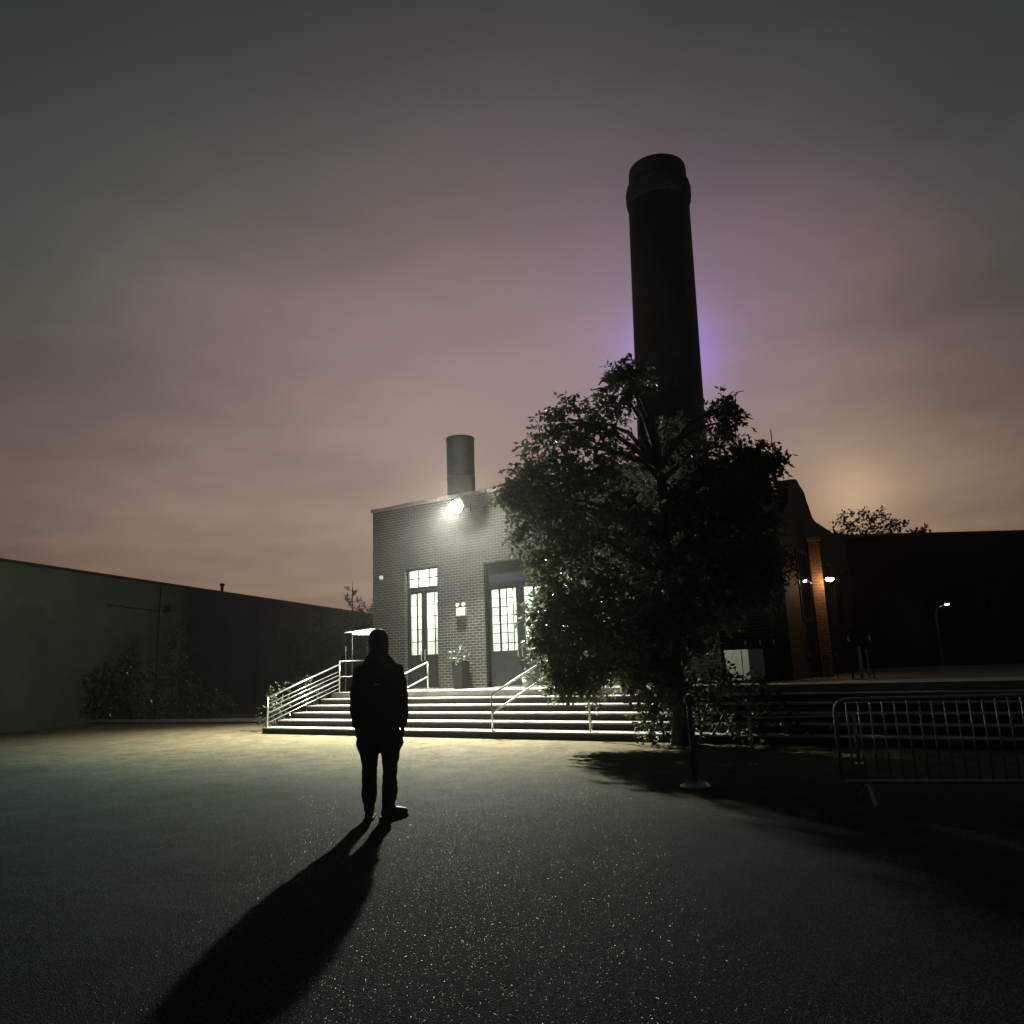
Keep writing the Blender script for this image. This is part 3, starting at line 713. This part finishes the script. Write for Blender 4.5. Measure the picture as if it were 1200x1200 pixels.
shrub('big dark bush at the outer left edge of the bed', (-16.2, 28.2, .05), [((0, 0, 1.0), (1.1, .8, 1.0), 150), ((-1.3, .3, .9), (.8, .7, .9), 90)], .13, M['leaf_bed'], group='shrubs along the left bed')
shrub('dark hedge clump below the canopy behind the guard rail', (-6.1, 25.6, .05), [((-.5, 0, .9), (.6, .5, .85), 110), ((.4, .1, 1.0), (.6, .5, .9), 110)], .11, M['leaf_bed'], group='shrubs along the left bed')
p0 = HL(-6.75, .85, 0)
shrub('spiky light-catching plant growing beside the bottom of the guard rail', (p0.x, p0.y, .0), [((0, 0, .55), (.28, .3, .5), 34), ((.12, .25, .9), (.16, .16, .42), 16), ((-.05, -.1, .35), (.3, .2, .3), 20)], .075, M['leaf_gloss'], cat='plant', group='plants beside the guard rail', name='bed_plant')
p0 = HL(-6.85, 2.0, 0)
shrub('leafy plant beside the upper half of the guard rail', (p0.x, p0.y, .0), [((0, 0, .7), (.3, .4, .6), 50), ((.1, .3, 1.0), (.2, .3, .4), 30)], .08, M['leaf_bed'], cat='plant', group='plants beside the guard rail', name='bed_plant')

def tree(label, loc, trunk, branches, blobs, size, m, name='tree', r0=.12, twig=9, group=None, thin=True):
    o = thing(name, label, 'tree', loc, 0, group)
    tk = MB(); n = len(trunk)
    tk.loft(trunk, [r0 * (1.25 if i == 0 else 1 - .75 * i / (n - 1)) for i in range(n)], 12)
    for b in branches:
        k = len(b) - 1; tk.loft(b, [r0 * .42 * (1 - .8 * i / k) for i in range(len(b))], 7)
    fo = MB()
    for c, r, cnt in blobs: foliage(fo, c, r, cnt, size, twig=twig, thin=tk if thin else None)
    tk.build('trunk', M['bark'], o); fo.build('crown', m, o)
    return o
# young conifer and bushes between the rendered building and the hall
cn = thing('young_conifer', 'thin young conifer with sparse tiers standing left of the hall', 'tree', (-5.76, 27.2, 0))
tk = MB().loft([(0, 0, 0), (.02, 0, 2.2), (0, 0, 4.55)], [.09, .05, .008], 8); fo = MB()
for k in range(34):
    z = 1.0 + 3.4 * k / 34; a = k * 2.4; L = .95 * (1 - (z - .7) / 4.2) * rng.uniform(.6, 1.15) + .08
    q = Vector((math.cos(a) * L, math.sin(a) * L, z - .05 + .22 * L)); tk.loft([(0, 0, z - .1), q * .6 + Vector((0, 0, z * .4 - .08)), q], [.014, .010, .004], 5)
    for j in range(int(26 * L) + 5):
        f = rng.uniform(.3, 1.05); b = Vector((q.x * f, q.y * f, z - .1 + (q.z - z + .1) * f))
        d = Vector((math.cos(a), math.sin(a), .4)) + Vector((rng.gauss(0, .7), rng.gauss(0, .7), rng.gauss(0, .5)))
        fo.leaf(b, d, Vector((0, 0, 1)), rng.uniform(.14, .26), .034)
tk.build('trunk', M['bark'], cn); fo.build('crown', M['needle'], cn)
tree('dark bushy tree with a knobbed top close to the hall corner', (-5.55, 28.2, 0), [(0, 0, 0), (.05, 0, 1.6), (.1, 0, 3.2)], [[(0, 0, 1.2), (.5, .1, 2.0), (.8, 0, 2.6)]], [((.15, 0, 3.45), (.26, .25, .36), 40), ((-.2, 0, 2.8), (.6, .5, .6), 110), ((.6, 0, 2.7), (.6, .5, .62), 110), ((0, 0, 1.8), (1.0, .6, .8), 170)], .11, M['leaf_bed'], name='bushy_tree', r0=.1, group='trees left of the hall')
tree('low dark tree between the conifer and the rendered wall', (-8.0, 32, 0), [(0, 0, 0), (0, 0, 1.5), (.1, 0, 3.0)], [[(0, 0, 1), (-.6, 0, 2.0), (-1, 0, 2.4)]], [((0, 0, 2.9), (.9, .8, .85), 150), ((-1.0, 0, 2.3), (.9, .8, .9), 130), ((.8, .2, 2.0), (.8, .7, 1.0), 120)], .13, M['leaf_bed'], name='bushy_tree', r0=.1, group='trees left of the hall')
tree('far tree showing above the flat roof at the right edge', (19.2, 42, 0), [(0, 0, 0), (.1, 0, 4), (.3, 0, 8)], [[(0, 0, 4), (-1.2, 0, 6.2), (-2.2, 0, 7.6)], [(0, 0, 4.5), (1.5, .3, 6.5), (2.6, 0, 7.6)]], [((.2, 0, 7.8), (1.6, 1.4, 1.3), 170), ((-1.7, 0, 7.1), (1.1, 1, .9), 110), ((2.3, 0, 7.2), (1.5, 1.2, 1.0), 140)], .22, M['leaf_bed'], name='bushy_tree', r0=.22)
cp = thing('canopy', 'small white sloping canopy on thin posts at the left corner of the hall terrace', 'canopy', HL(-6.02, 2.9, TZ), TH)
MB().prism([(-.45, 1.58), (.45, 1.70), (.45, 1.72), (-.45, 1.60)], .12, .43, 'x').build('sheet', M['canvas'], cp)
MB().prism([(-.45, 1.53), (.45, 1.53), (.45, 1.695), (-.45, 1.575)], .41, .425, 'x').build('valance', M['canvas'], cp)
for x, y in ((.15, -.42), (.39, -.42), (.15, .42), (.39, .42)): MB().loft([(x, y, 0), (x, y, 1.58 if y < 0 else 1.69)], .008, 8).build('post', M['black_metal'], cp)

# ------------------------------------------------------------------ the big tree in front of the hall
TB = Vector((2.68, 13.35, 0))
lobes = [(.36,13.6,4.74,.36),(.85,13.92,5.46,.50),(1.05,13.12,5.69,.36),(1.75,14.08,5.90,.42),(2.12,13.6,6.35,.33),(2.41,13.92,6.76,.22),(2.2,13.7,6.75,.16),(1.6,13.6,5.12,.66),(.83,14.24,4.71,.62),
         (1.31,12.8,4.06,.75),(.6,13.6,3.78,.5),(.45,14.08,4.36,.36),(1.91,14.4,3.55,.82),(1.0,13.28,2.96,.6),(.78,13.92,2.59,.38),(1.32,13.92,2.41,.75),(.86,13.28,1.95,.46),(.50,13.6,2.15,.2),(.52,13.5,1.75,.13),
         (1.25,13.6,1.72,.55),(1.79,12.96,2.17,.65),(.85,13.76,1.40,.24),(1.1,13.6,1.15,.22),(.74,13.5,1.12,.12),(2.05,14.0,1.40,.25),(2.91,14.08,4.70,.75),(2.72,13.6,3.39,.87),(3.19,14.24,5.55,.50),(3.51,13.28,4.40,.62),
         (3.92,13.6,5.66,.24),(3.98,13.6,5.95,.16),(4.0,13.76,5.25,.32),(4.1,13.76,4.80,.28),(4.36,13.6,4.92,.17),(4.50,13.6,5.08,.10),(4.66,13.6,4.86,.12),(4.80,13.6,4.88,.06),(4.45,13.76,4.58,.15),(4.60,13.7,4.42,.08),
         (3.92,13.92,3.80,.85),(4.0,13.92,4.2,.34),(3.54,14.08,2.65,.71),(4.5,14.24,3.2,.55),(2.76,14.24,2.38,.71),(.17,13.76,4.54,.2),(-.02,13.76,4.52,.1)]
lobes += [(HL(a, b_).x, HL(a, b_).y, c, r) for a, b_, c, r in ((4.2,-.75,1.5,.42),(4.7,-.7,1.9,.5),(4.4,-.8,.95,.36),(3.9,-.6,2.1,.5),(3.4,-.3,1.5,.4),(3.4,2.0,2.0,.6),(3.3,1.7,1.5,.5),(2.3,2.2,2.3,.6),(4.5,1.6,2.5,.6),(5.5,1.1,2.9,.6),(5.4,1.0,3.7,.6),(4.3,1.9,3.3,.7),(2.9,2.0,3.0,.7))]  # first lobes cover the trunk, the rest are added to shade the right steps
blobs, brs = [], []
trk = [(0, 0, 0), (.03, .02, .5), (.0, .05, 1.3), (.08, .1, 2.2), (.05, .12, 3.3), (.0, .2, 4.6), (-.1, .25, 5.8)]
for x, y, z, r in lobes:
    c = Vector((x, y, z)) - TB
    blobs.append((c, (r * (.86 if z > 4.4 else 1.0), r * 1.0, r * (.8 if z > 4.4 else .9)), int((60 + 300 * r * r) * (.62 if z > 4.4 else 1.0))))
    zz = max(.9, min(4.8, c.z - .35 * Vector((c.x, c.y)).length - .2))
    a = Vector((.04, .12, zz)); mid = a.lerp(c, .5) + Vector((0, 0, .18 + .12 * rng.random()))
    brs.append([a, a.lerp(mid, .5) + Vector((rng.gauss(0, .06), rng.gauss(0, .06), .05)), mid, mid.lerp(c, .6) + Vector((rng.gauss(0, .05), 0, .02)), c])
tree('large dark leafy tree with drooping lit foliage in front of the hall', TB, trk, brs, blobs, .115, M['leaf'], r0=.15, twig=9, name='leafy_tree')

shrub('added dark undergrowth shading the steps round the foot of the leafy tree', (3.05, 13.4, 0), [((-.5, .1, .55), (.5, .4, .55), 110), ((.5, .1, .6), (.6, .45, .6), 130), ((1.1, -.2, .35), (.5, .4, .35), 80), ((0, .2, 1.2), (.6, .4, .5), 90)], .10, M['leaf_bed'])  # undergrowth added to darken the right steps and hide the trunk
# ------------------------------------------------------------------ stanchion and crowd barrier
sn = thing('stanchion', 'thin dark belt stanchion on a round base standing on the asphalt', 'stanchion', (1.93, 9.0, 0))
MB().loft([(0, 0, 0), (0, 0, .02), (0, 0, .05), (0, 0, .07)], [.17, .17, .12, .05], 28).build('base', M['galv'], sn)
MB().loft([(0, 0, .07), (0, 0, .92)], .032, 16).build('pole', M['black_metal'], sn)
MB().loft([(0, 0, .90), (0, 0, .99), (0, 0, 1.0)], [.042, .042, .03], 16).box(-.055, .055, -.02, .02, .915, .975).build('belt_head', M['belt'], sn)
lr = thing('low_rail', 'low dark rail on short posts in the shade between the stanchion and the barrier', 'railing', (3.06, 10.6, 0), R(-12))
for x in (0, 1.3): MB().loft([(x, 0, 0), (x, 0, .62)], .02, 10).loft([(x, 0, 0), (x, 0, .012)], .06, 14).build('post', M['barrier'], lr)
MB().loft([(.02, 0, .60), (1.28, 0, .60)], .012, 8).build('bar', M['barrier'], lr)
cbx = thing('crowd_barrier', 'steel crowd barrier with upright bars and rounded corners at the right', 'barrier', (3.06, 7.72, 0), R(-14))
BW, BT, BB, rr = 2.2, .96, .20, .12
def arc(cx, cz, a0, a1): return [(cx + rr * math.cos(R(a)), 0, cz + rr * math.sin(R(a))) for a in range(a0, a1 + (1 if a1 > a0 else -1), 15 if a1 > a0 else -15)]
MB().loft([(0, 0, BB)] + arc(rr, BT - rr, 180, 90) + arc(BW - rr, BT - rr, 90, 0) + [(BW, 0, BB), (BW - .001, 0, BB)], .019, 10).build('frame', M['barrier'], cbx)
MB().loft([(-.015, 0, BB), (BW + .015, 0, BB)], .019, 10).build('bottom_bar', M['barrier'], cbx)
k = 1
while k * .108 < BW - .05:
    MB().loft([(k * .108, 0, BB), (k * .108, 0, BT)], .0075, 6).build('upright', M['barrier'], cbx); k += 1
for x in (.22, BW - .22): MB().loft([(x, -.30, .0), (x, -.30, .04), (x, -.05, .17), (x, .05, .17), (x, .30, .04), (x, .30, 0)], .017, 8).build('foot', M['barrier'], cbx)
for z in (.40, .70): MB().loft([(0, 0, z), (-.05, 0, z + .01), (-.06, 0, z - .035)], .008, 6).build('hook', M['barrier'], cbx)

# ------------------------------------------------------------------ the person
pe = thing('person', 'person in a dark jacket and loose trousers standing with back to the camera', 'person', (-1.385, 7.84, 0), R(2))
hz = 1.66; HT = R(-38)                                                  # head centre and its turn to the right
def turn(p): 
    x, y, z = p; c, s_ = math.cos(HT), math.sin(HT); return (x * c - y * s_, x * s_ + y * c, z)
b = MB()
b.loft([turn((0, -.005, 1.53)), turn((0, .0, 1.57)), turn((0, .02, 1.60)), turn((0, .012, 1.65)), turn((0, .0, 1.70)), turn((0, -.005, 1.75)), turn((0, -.005, 1.785)), turn((0, -.005, 1.80))],
       [(.055, .06), (.058, .075), (.066, .092), (.074, .10), (.077, .10), (.070, .088), (.045, .055), (.012, .015)], 20, side=turn((1, 0, 0)))
b.loft([(0, -.02, 1.40), (0, -.01, 1.50), (0, 0, 1.58)], [(.08, .07), (.060, .060), (.056, .058)], 16, side=(1, 0, 0))
b.loft([turn((0, .095, 1.69)), turn((0, .122, 1.645)), turn((0, .10, 1.635))], [.010, .017, .012], 8)     # nose
b.loft([turn((-.025, .090, 1.605)), turn((0, .100, 1.605)), turn((.025, .090, 1.605))], .010, 8)           # lips
b.loft([turn((0, .07, 1.56)), turn((0, .085, 1.565))], [.03, .02], 8)                                     # chin
for sx in (-1, 1): b.loft([turn((sx * .074, -.01, 1.625)), turn((sx * .084, -.018, 1.655)), turn((sx * .080, -.014, 1.685))], [(.010, .012), (.010, .020), (.010, .015)], 8)
b.loft([(0, 0, .86), (0, 0, 1.0), (0, 0, 1.2), (0, -.01, 1.36), (0, -.01, 1.44)], [(.15, .10), (.14, .09), (.15, .10), (.17, .105), (.09, .07)], 18, side=(1, 0, 0))
for sx in (-1, 1):
    b.loft([(sx * .13, -.01, 1.42), (sx * .195, -.015, 1.40), (sx * .222, -.02, 1.14), (sx * .222, .015, .90), (sx * .222, .02, .85)], [.05, .052, .042, .032, .028], 12)
    b.loft([(sx * .222, .02, .87), (sx * .223, .025, .82), (sx * .220, .032, .765)], [(.018, .030), (.021, .042), (.017, .040)], 12, side=(1, 0, 0))   # palm
    for fy, L in ((-.026, .078), (-.009, .092), (.009, .088), (.026, .070)):
        y0 = .034 + fy
        b.loft([(sx * .220, y0, .785), (sx * .217, y0 + .004, .76 - L * .42 + .01), (sx * .207, y0 + .006, .76 - L * .75), (sx * .193, y0 + .006, .76 - L)], [.0095, .0088, .008, .0065], 8)
    b.loft([(sx * .216, .055, .82), (sx * .208, .080, .785), (sx * .203, .085, .755), (sx * .197, .083, .735)], [.013, .011, .0095, .007], 8)          # thumb
    b.loft([(sx * .09, 0, .92), (sx * .095, .01, .70), (sx * .098, .01, .50), (sx * .098, -.015, .30), (sx * .098, -.02, .09)], [.085, .072, .052, .048, .036], 14)
b.build('body', M['skin'], pe); fuse(pe.children[-1] if False else [c for c in bpy.data.objects if c.name == 'body' and c.parent == pe][0], .0065, 2)
hb = MB()
hb.loft([turn((0, -.03, 1.60)), turn((0, -.022, 1.65)), turn((0, -.014, 1.70)), turn((0, -.008, 1.76)), turn((0, -.006, 1.80)), turn((0, -.006, 1.815))],
        [(.074, .080), (.089, .094), (.093, .106), (.087, .102), (.058, .068), (.014, .016)], 20, side=turn((1, 0, 0)))
fuse(hb.build('hair', M['hair'], pe), .008, 1)
j = MB()
j.loft([(0, 0, .79), (0, 0, .84), (0, 0, 1.0), (0, -.005, 1.18), (0, -.015, 1.32), (0, -.02, 1.42), (0, -.02, 1.475), (0, -.015, 1.52)],
       [(.195, .135), (.200, .140), (.195, .135), (.195, .138), (.200, .140), (.186, .118), (.150, .10), (.10, .085)], 28, side=(1, 0, 0))
j.loft([(0, -.03, 1.44), (0, -.05, 1.50), (0, -.045, 1.56), (0, -.03, 1.60), (0, -.03, 1.61)], [(.165, .10), (.150, .10), (.105, .095), (.085, .085), (.07, .07)], 18, side=(1, 0, 0))     # hood lying on the shoulders
for sx in (-1, 1):
    j.loft([(sx * .10, -.015, 1.435), (sx * .175, -.02, 1.405), (sx * .205, -.02, 1.30), (sx * .226, -.03, 1.14), (sx * .232, -.005, 1.0), (sx * .222, .012, .855)], [.065, .074, .068, .062, .056, .047], 14)
jo = fuse(j.build('jacket', M['cloth'], pe), .011, 3)
for v in jo.data.vertices:                                              # creases
    f = noise.noise(Vector((v.co.x * 7, v.co.y * 7, v.co.z * 12))) + .5 * noise.noise(v.co * 22)
    v.co += v.normal * f * .008
MB().box(-.03, .03, -.168, -.158, 1.262, 1.272).build('reflective_tab', M['tape'], pe)
tq = MB()
tq.loft([(0, 0, .95), (0, 0, .80), (0, 0, .70)], [(.165, .115), (.212, .138), (.195, .13)], 22, side=(1, 0, 0))
for sx in (-1, 1):
    tq.loft([(sx * .085, 0, .88), (sx * .098, .005, .74), (sx * .100, .008, .62), (sx * .100, .005, .50), (sx * .100, -.01, .36), (sx * .098, -.02, .25), (sx * .098, -.02, .17), (sx * .098, -.02, .15)], [(.108, .122), (.108, .115), (.096, .10), (.076, .088), (.072, .083), (.078, .084), (.068, .074), (.056, .062)], 18, side=(1, 0, 0))
    tq.loft([(sx * .19, .0, .80), (sx * .205, .0, .70), (sx * .180, .0, .60)], [(.020, .06), (.030, .07), (.012, .06)], 12, side=(1, 0, 0))          # cargo pocket
to = fuse(tq.build('trousers', M['trouser'], pe), .011, 3)
for v in to.data.vertices:
    f = noise.noise(Vector((v.co.x * 8, v.co.y * 8, v.co.z * 16))) + .6 * noise.noise(v.co * 25)
    v.co += v.normal * f * .009
for sx, rot in ((-1, 6), (1, -50)):
    bo = MB()
    bo.loft([(0, -.01, .28), (0, -.015, .17), (0, -.01, .08)], [(.062, .068), (.056, .068), (.052, .07)], 14, side=(1, 0, 0))
    bo.loft([(0, -.085, .05), (0, -.05, .055), (0, .03, .058), (0, .11, .05), (0, .175, .042), (0, .20, .034)], [(.032, .040), (.042, .05), (.045, .054), (.048, .046), (.042, .036), (.02, .022)], 14, side=(1, 0, 0))
    q = bo.build('boot', M['leather'], pe, (sx * .098, -.015, 0), 0, (0, 0, R(rot))); fuse(q, .007, 2)
    MB().prism([(-.035, -.10), (.035, -.10), (.05, -.02), (.045, .05), (.056, .12), (.04, .195), (0, .215), (-.04, .195), (-.052, .12), (-.042, .05), (-.05, -.02)], 0, .024, 'z').build('sole', M['rubber'], q, bevel=.004)

# ------------------------------------------------------------------ damp night air
if HAZE > 0:
    hm = bpy.data.materials.new('damp_air'); hm.use_nodes = True; t = NT(hm.node_tree); t.n.clear()
    vo = t.new('ShaderNodeVolumePrincipled', i_Density=HAZE, i_Anisotropy=.86); vo.inputs['Color'].default_value = (.9, .92, .9, 1)
    oo = t.new('ShaderNodeOutputMaterial'); t.link(vo.outputs[0], oo.inputs['Volume'])
    hx = MB().box(-420, 420, -400, 440, -1.0, 24).build('haze', hm); tag(hx, kind='stuff')
